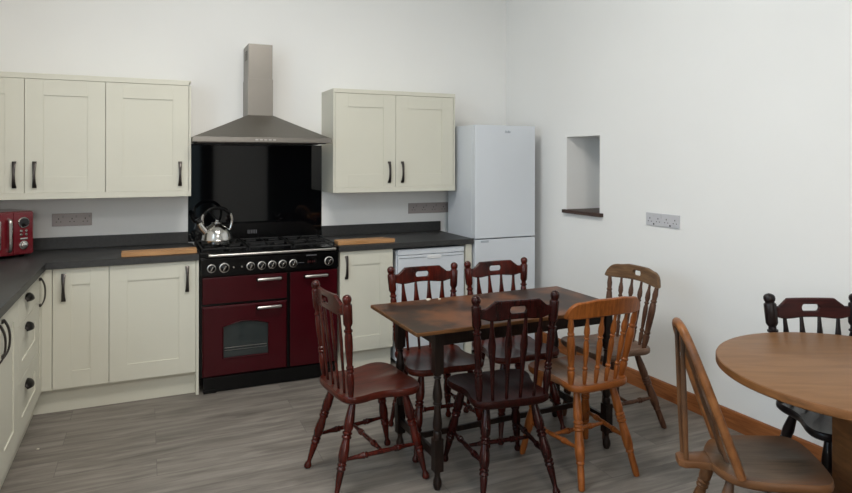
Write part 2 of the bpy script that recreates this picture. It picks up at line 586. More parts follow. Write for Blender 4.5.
def strap_handle(u, zc, face, axis='y', L=0.165, sgn=-1):
    """bowed strap handle standing off a door face, flared at both ends"""
    m = MB()
    n = 14
    rows = []
    for i in range(n + 1):
        t = i / n
        z = zc - L / 2 + L * t
        k = abs(2 * t - 1)
        off = 0.007 + 0.023 * (1 - k ** 2.6)
        w = 0.0075 + 0.0045 * k ** 1.5
        th = 0.004
        ring = []
        for a, o in ((-w, off - th), (w, off - th), (w, off + th * 0.4), (w * 0.5, off + th), (-w * 0.5, off + th), (-w, off + th * 0.4)):
            d = face + sgn * o
            ring.append((u + a, d, z) if axis == 'y' else (d, u + a, z))
        rows.append(ring)
    R = m.grid(rows, True)
    m.bm.faces.new(R[0][::-1]); m.bm.faces.new(R[-1])
    for z in (zc - L / 2 + 0.008, zc + L / 2 - 0.008):
        o0, o1 = sorted((face, face + sgn * 0.009))
        if axis == 'y':
            m.box(u - 0.011, u + 0.011, o0, o1, z - 0.008, z + 0.008, 0.002)
        else:
            m.box(o0, o1, u - 0.011, u + 0.011, z - 0.008, z + 0.008, 0.002)
    return m

def cup_handle(y, z, face):
    """half-shell cup pull on a front facing +x"""
    m = MB()
    rows = []
    N = 12
    for i in range(N + 1):
        th = PI * i / N
        yy = y - 0.060 * math.cos(th)
        s = math.sin(th)
        row = []
        for j in range(7):
            ph = (PI / 2) * j / 6
            row.append((face + 0.001 + 0.034 * (0.25 + 0.75 * s) * math.sin(ph), yy, z - 0.016 + 0.034 * (0.35 + 0.65 * s) * math.cos(ph)))
        rows.append(row)
    m.grid(rows)
    bmesh.ops.solidify(m.bm, geom=m.bm.faces[:], thickness=0.003)
    return m

def carcass(mb, x0, x1, y0, y1, z0, z1):
    mb.box(x0, x1, y0, y1, z0, z1)

FY = -0.60
DZ0, DZ1 = 0.15, 0.865
def base_unit(x0, x1, label, handle_x, end_panel=None):
    root = thing('base_cabinet', label, 'kitchen cabinet', ((x0 + x1) / 2, -0.3, 0), 0, 'cream base cabinets along the back wall')
    c = MB(); carcass(c, x0 + 0.001, x1 - 0.001, -0.575, -0.012, DZ0, 0.867)
    c.build('carcass', 'cream', root, True)
    d = MB(); shaker(d, x0 + 0.0015, x1 - 0.0015, DZ0, DZ1, FY)
    door = d.build('door', 'cream', root, True)
    h = strap_handle(handle_x, 0.753, FY)
    h.shift(-root.location).build('handle', 'pewter', door)
    if end_panel:
        p = MB(); p.box(end_panel[0], end_panel[1], -0.6, -0.012, 0.0, 0.867, 0.001)
        p.build('end_panel', 'cream', root, True)
    return root
base_unit(0.663, 0.964, 'narrow cream shaker base cabinet in the corner, handle at its left', 0.722)
base_unit(0.964, 1.464, 'wide cream shaker base cabinet left of the red range cooker', 1.411, (1.4645, 1.4815))
base_unit(2.42, 2.822, 'cream shaker base cabinet between range cooker and white appliance', 2.467)
b = MB(); b.box(3.422, 3.474, -0.6, -0.012, 0.0, 0.867, 0.001)
tag(b.build('end_panel', 'cream'), 'cream upright end panel between white appliance and fridge freezer', 'cabinet panel')

# plinths
b = MB(); b.box(0.56, 1.464, -0.55, -0.53, 0.0, 0.148)
tag(b.build('plinth', 'cream'), 'cream plinth under the base cabinets left of the cooker', 'plinth', 'cream kitchen plinths')
b = MB(); b.box(2.422, 2.822, -0.55, -0.53, 0.0, 0.148)
tag(b.build('plinth', 'cream'), 'cream plinth under the base cabinet right of the cooker', 'plinth', 'cream kitchen plinths')
b = MB(); b.box(0.54, 0.56, -2.345, -0.53, 0.0, 0.148)
tag(b.build('plinth', 'cream'), 'cream plinth under the left-hand run of drawers and doors', 'plinth', 'cream kitchen plinths')

# left-hand run (fronts face +x)
FX = 0.61
def left_unit(y0, y1, label, doors=None, drawers=None):
    root = thing('base_cabinet', label, 'kitchen cabinet', (0.3, (y0 + y1) / 2, 0), 0, 'cream cabinets of the left-hand run')
    c = MB(); c.box(0.012, 0.585, y0 + 0.001, y1 - 0.001, DZ0, 0.867)
    c.build('carcass', 'cream', root, True)
    for (a0, a1, hy) in doors or []:
        d = MB(); shaker(d, a0 + 0.0015, a1 - 0.0015, DZ0, DZ1, FX, axis='x', sgn=1)
        door = d.build('door', 'cream', root, True)
        strap_handle(hy, 0.753, FX, 'x', sgn=1).shift(-root.location).build('handle', 'pewter', door)
    for (z0, z1, hz) in drawers or []:
        d = MB()
        if z1 - z0 < 0.2:
            d.box(FX - 0.02, FX, y0 + 0.0015, y1 - 0.0015, z0 + 0.0015, z1 - 0.0015, 0.0012)
        else:
            shaker(d, y0 + 0.0015, y1 - 0.0015, z0 + 0.0015, z1 - 0.0015, FX, axis='x', sgn=1, rail=0.085, stile=0.1)
        dr = d.build('drawer', 'cream', root, True)
        cup_handle((y0 + y1) / 2 - 0.075, hz + 0.008, FX).shift(-root.location).build('cup_handle', 'pewter', dr)
    return root
corner = left_unit(-0.735, -0.607, 'slim cream corner cabinet of the left run with one strap handle', doors=[(-0.735, -0.607, -0.70)])
b = MB(); b.box(0.588, 0.6615, -0.6055, -0.58, 0.15, 0.865, 0.0008)
b.build('corner_post', 'cream', corner, True)
left_unit(-1.345, -0.735, 'cream drawer stack with three dark cup handles', drawers=[(0.708, 0.865, 0.805), (0.43, 0.708, 0.655), (0.15, 0.43, 0.362)])
left_unit(-2.345, -1.345, 'cream double-door base cabinet nearest the camera at the left edge', doors=[(-1.77, -1.345, -1.725), (-2.345, -1.77, -1.815)])

# worktops
def worktop_L():
    m = MB()
    pts = [(0.004, -0.004), (1.482, -0.004), (1.482, -0.62), (0.63, -0.62), (0.63, -2.36), (0.004, -2.36)]
    v0 = [m.bm.verts.new((x, y, 0.869)) for x, y in pts]
    v1 = [m.bm.verts.new((x, y, 0.908)) for x, y in pts]
    n = len(pts)
    m.bm.faces.new(v0[::-1]); m.bm.faces.new(v1)
    for i in range(n):
        m.bm.faces.new((v0[i], v0[(i + 1) % n], v1[(i + 1) % n], v1[i]))
    es = [e for e in m.bm.edges if abs(e.verts[0].co.z - e.verts[1].co.z) < 1e-6]
    bmesh.ops.bevel(m.bm, geom=es, offset=0.004, segments=2, profile=0.5, affect='EDGES')
    return m
tag(worktop_L().build('worktop', 'top'), 'dark slate L-shaped worktop left of the cooker, under the microwave', 'worktop', 'dark slate worktops')
b = MB(); b.box(2.4075, 3.482, -0.62, -0.004, 0.869, 0.908, 0.004)
tag(b.build('worktop', 'top'), 'dark slate worktop between the cooker and the fridge freezer', 'worktop', 'dark slate worktops')
b = MB(); b.box(0.02, 1.449, -0.019, -0.003, 0.909, 0.99, 0.002)
tag(b.build('upstand', 'top'), 'dark slate upstand on the back wall left of the cooker', 'upstand', 'dark slate upstands')
b = MB(); b.box(2.442, 3.484, -0.019, -0.003, 0.909, 0.99, 0.002)
tag(b.build('upstand', 'top'), 'dark slate upstand on the back wall right of the cooker', 'upstand', 'dark slate upstands')

# wooden boards at the worktop edges
b = MB(); b.box(1.03, 1.472, -0.575, -0.475, 0.909, 0.938, 0.004)
tag(b.build('chopping_board', 'board'), 'long beech board on the worktop left of the cooker', 'wooden board', 'beech boards beside the cooker')
m = MB(); m.slab([(2.415, -0.578), (2.845, -0.578), (2.78, -0.475), (2.415, -0.475)], 0.909, 0.938, 0.003)
tag(m.build('chopping_board', 'board'), 'beech board with one slanted end on the worktop right of the cooker', 'wooden board', 'beech boards beside the cooker')

# ------------------------------------------------------------------ wall cabinets
UY = -0.345
def wall_unit(x0, x1, label, doors, z=(1.306, 2.018), own_trim=False, side=None):
    root = thing('wall_cabinet', label, 'kitchen cabinet', ((x0 + x1) / 2, -0.17, 1.27), 0, 'cream wall cabinets')
    c = MB(); c.box(x0 + 0.001, x1 - 0.001, UY + 0.022, -0.003, z[0] + 0.001, z[1] - 0.001)
    c.build('carcass', 'cream', root, True)
    for a0, a1, hx in doors:
        d = MB(); shaker(d, a0 + 0.0015, a1 - 0.0015, z[0] + 0.001, z[1] - 0.001, UY)
        door = d.build('door', 'cream', root, True)
        strap_handle(hx, 1.421, UY).shift(-root.location).build('handle', 'pewter', door)
    if side:
        for s0, s1 in side:
            p = MB(); p.box(s0, s1, UY - 0.002, -0.003, z[0] - 0.038, z[1] + 0.0005, 0.001); p.build('side_panel', 'cream', root, True)
    if own_trim:
        p = MB(); p.box(own_trim[0], own_trim[1], UY - 0.004, -0.003, 2.019, 2.05, 0.002); p.build('cornice', 'cream', root, True)
        p = MB(); p.box(own_trim[0] + 0.0147, own_trim[1] - 0.0147, UY - 0.003, UY + 0.02, 1.268, 1.3065, 0.002); p.build('pelmet', 'cream', root, True)
    return root
wall_unit(0.03, 0.93, 'cream double-door wall cabinet above the red microwave', [(0.03, 0.482, 0.43), (0.482, 0.93, 0.537)])
wall_unit(0.93, 1.435, 'cream single-door wall cabinet left of the cooker hood', [(0.93, 1.4345, 1.379)], side=[(1.4355, 1.449)])
wall_unit(2.457, 3.441, 'cream double-door wall cabinet between hood and fridge freezer', [(2.457, 2.9415, 2.886), (2.9415, 3.44, 2.995)],
          own_trim=(2.442, 3.456), side=[(2.442, 2.4565), (3.4415, 3.456)])
b = MB(); b.box(0.03, 1.449, UY - 0.004, -0.003, 2.039, 2.052, 0.002); b.box(0.03, 1.4345, UY - 0.004, -0.003, 2.0185, 2.0395, 0.001)
tag(b.build('cornice', 'cream'), 'cream cornice strip along the top of the left wall cabinets', 'cornice')
b = MB(); b.box(0.03, 1.4345, UY - 0.003, UY + 0.04, 1.268, 1.3064)
tag(b.build('pelmet', 'cream'), 'cream pelmet strip under the left wall cabinets', 'pelmet')

# ------------------------------------------------------------------ range cooker
def cooker():
    X0, X1, F = 1.489, 2.404, -0.60
    root = thing('range_cooker', 'burgundy and black range cooker with chrome handles', 'cooker', (1.946, -0.3, 0))
    B = lambda n, m, mat, p=root: m.shift(-root.location).build(n, mat, p)
    m = MB(); m.box(X0, X1, F + 0.004, -0.03, 0.10, 0.885, 0.003); B('body', m, 'black')
    m = MB()
    m.box(X0 + 0.018, X1 - 0.018, F - 0.012, F + 0.05, 0.004, 0.10, 0.006)
    m.box(X0 + 0.02, X0 + 0.1, F - 0.018, F + 0.02, 0.0, 0.025, 0.004); m.box(X1 - 0.1, X1 - 0.02, F - 0.018, F + 0.02, 0.0, 0.025, 0.004)
    B('plinth', m, 'black')
    # control panel
    m = MB(); m.box(X0 + 0.002, X1 - 0.002, F - 0.03, F + 0.01, 0.765, 0.875, 0.006); B('control_panel', m, 'black')
    # hob
    m = MB(); m.box(X0 - 0.002, X1 + 0.002, F - 0.03, -0.05, 0.886, 0.912, 0.005); hob = B('hob', m, 'black')
    # backguard with rounded shoulders
    m = MB()
    pts = []
    for i in range(13):
        a = PI / 2 * i / 12
        pts.append((X1 - 0.16 + 0.16 * math.sin(a), 0.912 + 0.13 * math.cos(a)))
    pts = [(X0, 0.912)] + [(X0 + X1 - x, z) for x, z in pts[::-1]] + pts
    for y in (-0.075, -0.045):
        pass
    a = [m.bm.verts.new((x, -0.08, z)) for x, z in pts]; c = [m.bm.verts.new((x, -0.045, z)) for x, z in pts]
    m.bm.faces.new(a); m.bm.faces.new(c[::-1])
    for i in range(len(a)):
        j = (i + 1) % len(a)
        m.bm.faces.new((a[i], c[i], c[j], a[j]))
    B('backguard', m, 'black')
    m = MB()
    for i in range(6):
        m.box(1.862 + i * 0.012, 1.868 + i * 0.012, -0.083, -0.0795, 0.965, 0.992)
    B('badge', m, 'dimmark')
    # burners and pan supports
    for (x, y, r) in ((1.63, -0.43, 0.045), (1.63, -0.20, 0.04), (1.95, -0.32, 0.06), (2.26, -0.43, 0.04), (2.26, -0.20, 0.045)):
        m = MB(); m.lathe((x, y, 0.911), (x, y, 0.926), [(0, r), (0.5, r), (0.55, r * 0.75), (0.95, r * 0.72), (1, r * 0.6)], 20); B('burner', m, 'blackmatt', hob)
    for x0, x1 in ((1.50, 1.79), (1.80, 2.09), (2.10, 2.39)):
        m = MB()
        z0, z1 = 0.924, 0.935
        for x in (x0, (x0 + x1) / 2 - 0.004, x1 - 0.009):
            m.box(x, x + 0.009, -0.57, -0.11, z0, z1, 0.002)
        for y in (-0.57, -0.345, -0.119):
            m.box(x0, x1, y, y + 0.009, z0, z1, 0.002)
        for yy in (-0.44, -0.23):
            m.box(x0 + 0.03, x0 + 0.1, yy, yy + 0.008, z0, z1, 0.002); m.box(x1 - 0.1, x1 - 0.03, yy, yy + 0.008, z0, z1, 0.002)
        for x in (x0, x1 - 0.009):
            for y in (-0.57, -0.119):
                m.box(x, x + 0.009, y, y + 0.009, 0.911, z0)
        B('pan_support', m, 'blackmatt', hob)
    # towel rail
    m = MB(); m.lathe((1.535, -0.672, 0.9), (2.372, -0.672, 0.9), [(0, 0.006), (0.004, 0.009), (0.996, 0.009), (1, 0.006)], 12)
    for x in (1.545, 2.362):
        m.box(x - 0.008, x + 0.008, -0.672, F - 0.028, 0.892, 0.906, 0.002)
    B('towel_rail', m, 'satin')
    # knobs
    for i, x in enumerate((1.557, 1.636, 1.803, 1.875, 1.943, 2.013, 2.084, 2.333)):
        r = 0.026 if i in (1, 7) else 0.022
        m = MB(); m.lathe((x, F - 0.029, 0.812), (x, F - 0.034, 0.812), [(0, r + 0.006), (0.8, r + 0.006), (1, r + 0.004)], 22)
        k = B('knob_ring', m, 'satin')
        m = MB(); m.lathe((x, F - 0.033, 0.812), (x, F - 0.054, 0.812), [(0, r), (0.3, r * 0.95), (0.35, r * 0.72), (0.9, r * 0.66), (1, r * 0.5)], 22)
        n = B('knob', m, 'black', k)
        m = MB(); R = Matrix.Translation((x, F - 0.056, 0.812)) @ Matrix.Rotation(0.5, 4, 'Y')
        m.box(-0.004, 0.004, -0.003, 0.004, -r * 0.75, r * 0.75, 0.001, rot=R)
        B('grip', m, 'chrome', k)
    for x in (1.694, 1.746):
        m = MB(); m.lathe((x, F - 0.028, 0.812), (x, F - 0.038, 0.812), [(0, 0.006), (0.8, 0.006), (1, 0.004)], 12); B('button', m, 'satin')
    # clock and prints
    m = MB(); m.box(2.172, 2.246, F - 0.0315, F - 0.029, 0.800, 0.835); ck = B('clock', m, 'glass')
    m = MB()
    for i, x in enumerate((2.187, 2.2, 2.217, 2.23)):
        for dx, dz, w, h in ((0, 0, 0.006, 0.0015), (0, 0.008, 0.006, 0.0015), (0, 0, 0.0015, 0.009), (0.0055, 0, 0.0015, 0.009)):
            m.box(x + dx - 0.003, x + dx - 0.003 + w, F - 0.033, F - 0.0314, 0.812 + dz, 0.812 + dz + h)
    B('digits', m, 'amber', ck)
    m = MB()
    for i in range(11):
        m.box(2.175 + i * 0.0066, 2.1795 + i * 0.0066, F - 0.0312, F - 0.0298, 0.856, 0.864)
    for i in range(6):
        m.box(2.12 + i * 0.007, 2.124 + i * 0.007, F - 0.0312, F - 0.0298, 0.811, 0.815)
    B('lettering', m, 'dimmark')
    # doors
    def door(x0, x1, z0, z1, name, handle, win=False):
        m = MB()
        y0, y1 = F - 0.022, F + 0.002
        if not win:
            m.box(x0, x1, y0, y1, z0, z1, 0.009)
        else:
            wx0, wx1, wz0, wz1, arch = win
            bm = m.bm
            def loop(y, ins, outer):
                if outer:
                    return [bm.verts.new(p) for p in outer_pts(y, ins)]
            N = 16
            inner = [(wx0, wz0), (wx1, wz0)] + [(wx1 + (wx0 - wx1) * i / N, wz1 + arch * math.sin(PI * i / N)) for i in range(N + 1)]
            cx, cz = (x0 + x1) / 2, (z0 + z1) / 2
            # outer points matched one to one to the inner ones
            outer = [(x0, z0), (x1, z0)] + [(x1 + (x0 - x1) * i / N, z1) for i in range(N + 1)]
            e = 0.009
            def shrink(p, e):
                return (min(max(p[0], x0 + e), x1 - e), min(max(p[1], z0 + e), z1 - e))
            rows = [[(p[0], y1, p[1]) for p in outer], [(p[0], y0 + e, p[1]) for p in outer],
                    [(*(lambda q: (q[0], y0, q[1]))(shrink(p, e)),) for p in outer],
                    [(p[0] + (cx - p[0]) * -0.05, y0, p[1] + (cz - p[1]) * -0.05) for p in inner],
                    [(p[0] + (cx - p[0]) * -0.03, y0 - 0.006, p[1] + (cz - p[1]) * -0.03) for p in inner],
                    [(p[0], y0 - 0.002, p[1]) for p in inner], [(p[0], y0 + 0.012, p[1]) for p in inner]]
            m.grid(rows, True)
        d = B(name, m, 'burg')
        if win:
            m = MB()
            a = [m.bm.verts.new((x, y0 + 0.010, z)) for x, z in inner]
            c = [m.bm.verts.new((x, y0 + 0.016, z)) for x, z in inner]
            m.bm.faces.new(a); m.bm.faces.new(c[::-1])
            for i in range(len(a)):
                j = (i + 1) % len(a)
                m.bm.faces.new((a[i], c[i], c[j], a[j]))
            B('window', m, 'ovenglass', d)
            m = MB(); m.tube([(1.64, y0 + 0.006, 0.285), (1.91, y0 + 0.006, 0.285)], 0.002, 6); m.tube([(1.64, y0 + 0.006, 0.268), (1.91, y0 + 0.006, 0.268)], 0.0012, 6)
            B('oven_rack', m, 'satin', d)
        hx0, hx1, hz = handle
        m = MB(); m.lathe((hx0, y0 - 0.034, hz), (hx1, y0 - 0.034, hz), [(0, 0.0085), (0.06, 0.0105), (0.94, 0.0105), (1, 0.0085)], 14)
        h = B('handle', m, 'satin', d)
        m = MB()
        for x in (hx0 + 0.006, hx1 - 0.006):
            m.box(x - 0.013, x + 0.013, y0 - 0.036, y0 + 0.004, hz - 0.012, hz + 0.01, 0.004)
        B('handle_bracket', m, 'black', d)
    door(1.502, 2.045, 0.578, 0.752, 'grill_door', (1.845, 2.0, 0.722))
    door(1.502, 2.045, 0.106, 0.563, 'oven_door', (1.845, 2.0, 0.536), (1.632, 1.918, 0.222, 0.424, 0.027))
    door(2.066, 2.398, 0.106, 0.752, 'tall_oven_door', (2.163, 2.319, 0.72))
cooker()

b = MB(); b.box(1.4495, 2.4415, -0.011, -0.003, 0.915, 1.629)
tag(b.build('splashback', 'glass'), 'glossy black glass splashback behind the cooker', 'splashback')

# ------------------------------------------------------------------ hood
def hood():
    x0, x1, yf, yb = 1.455, 2.388, -0.48, -0.004
    cx0, cx1, cf, cb = 1.838, 2.014, -0.26, -0.004
    root = thing('cooker_hood', 'stainless steel chimney hood over the range cooker', 'cooker hood', (1.92, -0.25, 1.64))
    B = lambda n, m, mat, p=root: m.shift(-root.location).build(n, mat, p)
    m = MB()
    lo = [(x0, yf), (x1, yf), (x1, yb), (x0, yb)]
    hi = [(cx0 - 0.004, cf - 0.004), (cx1 + 0.004, cf - 0.004), (cx1 + 0.004, cb), (cx0 - 0.004, cb)]
    rows = []
    for i in range(9):
        t = i / 8
        k = t + 0.012 * math.sin(PI * t)
        rows.append([(l[0] + (h[0] - l[0]) * k, l[1] + (h[1] - l[1]) * k, 1.671 + 0.165 * t) for l, h in zip(lo, hi)])
    R = m.grid(rows, True); m.bm.faces.new(R[0][::-1]); m.bm.faces.new(R[-1])
    B('canopy', m, 'steel')
    m = MB(); m.box(x0 - 0.002, x1 + 0.002, yf - 0.003, yb, 1.636, 1.670, 0.003); lip = B('canopy_rim', m, 'steel')
    m = MB()
    for i in range(5):
        m.box(1.855 + i * 0.03, 1.875 + i * 0.03, yf - 0.0045, yf - 0.002, 1.648, 1.658, 0.001)
    B('control_buttons', m, 'satin', lip)
    m = MB(); m.box(x0 + 0.03, x1 - 0.03, yf + 0.03, -0.03, 1.630, 1.638); B('filter', m, 'pewter')
    m = MB(); m.box(cx0, cx1, cf, cb, 1.834, 2.10, 0.002); m.box(cx0 + 0.003, cx1 - 0.003, cf + 0.003, cb, 2.10, 2.352, 0.002); ch = B('chimney', m, 'steel')
    m = MB()
    for i in range(6):
        m.box(cx0 + 0.0015, cx0 + 0.0045, -0.2, -0.1, 2.245 + i * 0.012, 2.250 + i * 0.012)
    B('vent_slot', m, 'gap', ch)
hood()

# ------------------------------------------------------------------ kettle
def kettle():
    root = thing('kettle', 'polished steel whistling kettle on the left of the hob', 'kettle', (1.615, -0.375, 0.936), 0.2)
    root.scale = (1.1, 1.1, 1.06)
    m = MB(); m.lathe((0, 0, 0), (0, 0, 0.148), [(0, 0.080), (0.03, 0.090), (0.12, 0.0925), (0.22, 0.093), (0.25, 0.09), (0.45, 0.086), (0.62, 0.074), (0.78, 0.055), (0.86, 0.04), (0.88, 0.037), (0.92, 0.03), (1, 0.012)], 32)
    m.build('body', 'chrome', root)
    m = MB(); m.lathe((0, 0, 0.137), (0, 0, 0.16), [(0, 0.034), (0.25, 0.03), (0.4, 0.008), (0.6, 0.012), (0.85, 0.013), (1, 0.006)], 18)
    m.build('lid', 'chrome', root)
    pts = spline([(-0.064, 0, 0.075), (-0.092, 0, 0.11), (-0.112, 0, 0.148)], 5, False)
    n = len(pts)
    m = MB(); m.tube(pts, [0.026 - 0.011 * i / (n - 1) for i in range(n)], 14)
    sp = m.build('spout', 'chrome', root)
    m = MB(); m.lathe((-0.108, 0, 0.142), (-0.122, 0, 0.168), [(0, 0.017), (0.5, 0.018), (1, 0.013)], 14)
    m.build('spout_cap', 'black', sp)
    hp = [(0.082, 0, 0.09), (0.094, 0, 0.145), (0.082, 0, 0.195), (0.045, 0, 0.225), (0.0, 0, 0.234), (-0.045, 0, 0.225), (-0.082, 0, 0.192), (-0.09, 0, 0.15), (-0.082, 0, 0.11)]
    m = MB(); m.tube(spline(hp, 6, False), 0.0085, 10); m.build('handle', 'chrome', root)
    m = MB(); m.tube(spline(hp[2:7], 6, False), 0.0115, 10); m.build('handle_grip', 'black', root)
kettle()

# ------------------------------------------------------------------ microwave (turned to face the room)
def microwave():
    ang = math.atan2(0.104, 0.161)                 # front runs along this
    root = thing('microwave', 'glossy red retro microwave in the worktop corner', 'microwave', (0.525, -0.28, 0.909), ang)
    # local: -x runs along the front to the left, front face at y=0 looking to -y, depth +y
    W, D, Hh = 0.42, 0.30, 0.285
    m = MB(); m.box(-W, 0, 0.012, D, 0.012, Hh, 0.012); m.build('body', 'red', root)
    m = MB(); m.box(-0.118, -0.004, 0.0, 0.014, 0.02, Hh - 0.006, 0.006); p = m.build('control_panel', 'red', root)
    m = MB(); m.box(-W + 0.004, -0.12, -0.004, 0.014, 0.02, Hh - 0.006, 0.006); d = m.build('door', 'red', root)
    m = MB(); m.box(-W + 0.05, -0.195, -0.0065, -0.002, 0.065, Hh - 0.06, 0.002); m.build('window', 'glass', d)
    m = MB(); m.box(-W + 0.043, -0.188, -0.0055, -0.002, 0.058, Hh - 0.053, 0.002); m.build('window_trim', 'chrome', d)
    m = MB()
    m.tube(spline([(-0.148, -0.004, 0.045), (-0.148, -0.034, 0.06), (-0.148, -0.04, 0.14), (-0.148, -0.034, 0.225), (-0.148, -0.004, 0.24)], 6, False), 0.010, 10)
    m.build('handle', 'chrome', d)
    m = MB(); m.lathe((-0.06, 0.002, 0.215), (-0.06, -0.008, 0.215), [(0, 0.034), (0.6, 0.034), (1, 0.03)], 26); dl = m.build('dial_rim', 'chrome', p)
    m = MB(); m.lathe((-0.06, -0.005, 0.215), (-0.06, -0.0095, 0.215), [(0, 0.028), (1, 0.028)], 26); m.build('display', 'glass', dl)
    for z in (0.163, 0.140):
        for x in (-0.075, -0.045):
            m = MB(); m.lathe((x, 0.002, z), (x, -0.009, z), [(0, 0.0085), (0.7, 0.0085), (1, 0.006)], 12); m.build('button', 'chrome', p)
    m = MB(); m.box(-0.082, -0.038, -0.006, 0.002, 0.108, 0.120, 0.003); m.build('start_bar', 'chrome', p)
    m = MB(); m.lathe((-0.06, 0.002, 0.075), (-0.06, -0.02, 0.075), [(0, 0.026), (0.3, 0.026), (0.4, 0.02), (0.9, 0.018), (1, 0.014)], 20); m.build('knob', 'chrome', p)
    for x in (-W + 0.05, -0.05):
        for y in (0.05, D - 0.05):
            m = MB(); m.lathe((x, y, 0.0), (x, y, 0.014), [(0, 0.012), (1, 0.014)], 10); m.build('foot', 'black', root)
microwave()

# ------------------------------------------------------------------ sockets
def socket(label, loc, rz, width, height, n, plate, inner, usb=False):
    root = thing('wall_socket', label, 'wall socket', loc, rz)
    m = MB(); m.box(-width / 2, width / 2, -0.009, 0, -height / 2, height / 2, 0.003); m.build('plate', plate, root)
    for i in range(n):
        cx = -width / 2 + width * (i + 0.5) / n
        m = MB()
        m.box(cx - 0.003, cx + 0.003, -0.0098, -0.006, 0.002, 0.011)
        m.box(cx - 0.016, cx - 0.009, -0.0098, -0.006, -0.016, -0.011)
        m.box(cx + 0.009, cx + 0.016, -0.0098, -0.006, -0.016, -0.011)
        m.build('pin_holes', 'hole', root)
        m = MB(); m.box(cx + 0.02, cx + 0.031, -0.012, -0.006, 0.012, 0.03, 0.001); m.build('switch', inner, root)
    if usb:
        for s in (-0.07, 0.065):
            m = MB(); m.lathe((s, -0.008, -0.03), (s, -0.0105, -0.03), [(0, 0.006), (1, 0.006)], 10); m.build('indicator', 'hole', root)
socket('satin steel socket plate on the back wall under the left wall cabinets', (0.7095, -0.0005, 1.106), 0, 0.239, 0.086, 3, 'socket', 'socket_in')
socket('satin steel socket plate on the back wall beside the fridge freezer', (3.374, -0.0005, 1.106), 0, 0.372, 0.088, 4, 'socket', 'socket_in')
wy = -1.842
socket('white socket plate on the right wall beside the niche', (WX(wy) - 0.0005, wy, 1.133), -PI / 2 + math.atan(0.028), 0.276, 0.082, 4, 'greyplastic', 'greyplastic', True)

# ------------------------------------------------------------------ under-counter appliance and fridge freezer
def appliance():
    root = thing('dishwasher', 'white under-counter appliance with a recessed grip, beside the fridge freezer', 'appliance', (3.12, -0.3, 0))
    OX = Vector((0.012, 0, 0))
    B = lambda n, m, mat, p=root: m.shift(OX - root.location).build(n, mat, p)
    m = MB(); m.box(2.842, 3.402, -0.575, -0.04, 0.03, 0.845, 0.004); B('body', m, 'white')
    m = MB(); m.box(2.848, 3.398, -0.60, -0.55, 0.812, 0.853, 0.006); B('top_panel', m, 'white')
    m = MB(); m.box(2.85, 3.396, -0.60, -0.576, 0.10, 0.808, 0.006); d = B('door', m, 'white')
    m = MB(); m.box(3.085, 3.20, -0.606, -0.598, 0.775, 0.802, 0.004); B('grip', m, 'whiteplastic', d)
    m = MB(); m.box(2.86, 3.08, -0.6025, -0.599, 0.788, 0.7905); m.box(3.205, 3.386, -0.6025, -0.599, 0.788, 0.7905); B('seam', m, 'fridgegap', d)
    m = MB(); m.box(2.86, 3.386, -0.55, -0.53, 0.0, 0.10); B('kickboard', m, 'white')
appliance()

def fridge():
    x0, x1 = 3.492, 4.042
    root = thing('fridge_freezer', 'tall white fridge freezer in the corner of the room', 'fridge', ((x0 + x1) / 2, -0.33, 0))
    B = lambda n, m, mat, p=root: m.shift(-root.location).build(n, mat, p)
    m = MB(); m.box(x0, x1, -0.565, -0.145, 0.03, 1.79, 0.004); B('body', m, 'white')
    m = MB(); m.box(x0 + 0.006, x1 - 0.006, -0.572, -0.56, 0.05, 1.78); B('door_seal', m, 'fridgegap')
    m = MB(); m.box(x0, x1, -0.622, -0.570, 0.905, 1.79, 0.006); u = B('fridge_door', m, 'white')
    m = MB(); m.box(x0, x1, -0.622, -0.570, 0.055, 0.897, 0.006); l = B('freezer_door', m, 'white')
    m = MB(); m.box(x0 + 0.05, x0 + 0.12, -0.6235, -0.62, 0.872, 0.889, 0.001); B('grip', m, 'badge', l)
    m = MB()
    for i, w in enumerate((0.010, 0.009, 0.010, 0.009)):
        x = 3.765 + i * 0.013
        m.tube([(x + 0.0055 * math.cos(t), -0.6225, 1.737 + 0.0065 * math.sin(t)) for t in [2 * PI * k / 10 for k in range(10)]], 0.0015, 6, closed=True)
    m.box(3.7645, 3.767, -0.624, -0.621, 1.737, 1.752); m.box(3.791, 3.7935, -0.624, -0.621, 1.732, 1.752)
    B('logo', m, 'badge', u)
    for x in (x0 + 0.06, x1 - 0.06):
        for y in (-0.52, -0.2):
            m = MB(); m.lathe((x, y, 0), (x, y, 0.034), [(0, 0.02), (1, 0.018)], 12); B('foot', m, 'black')
fridge()

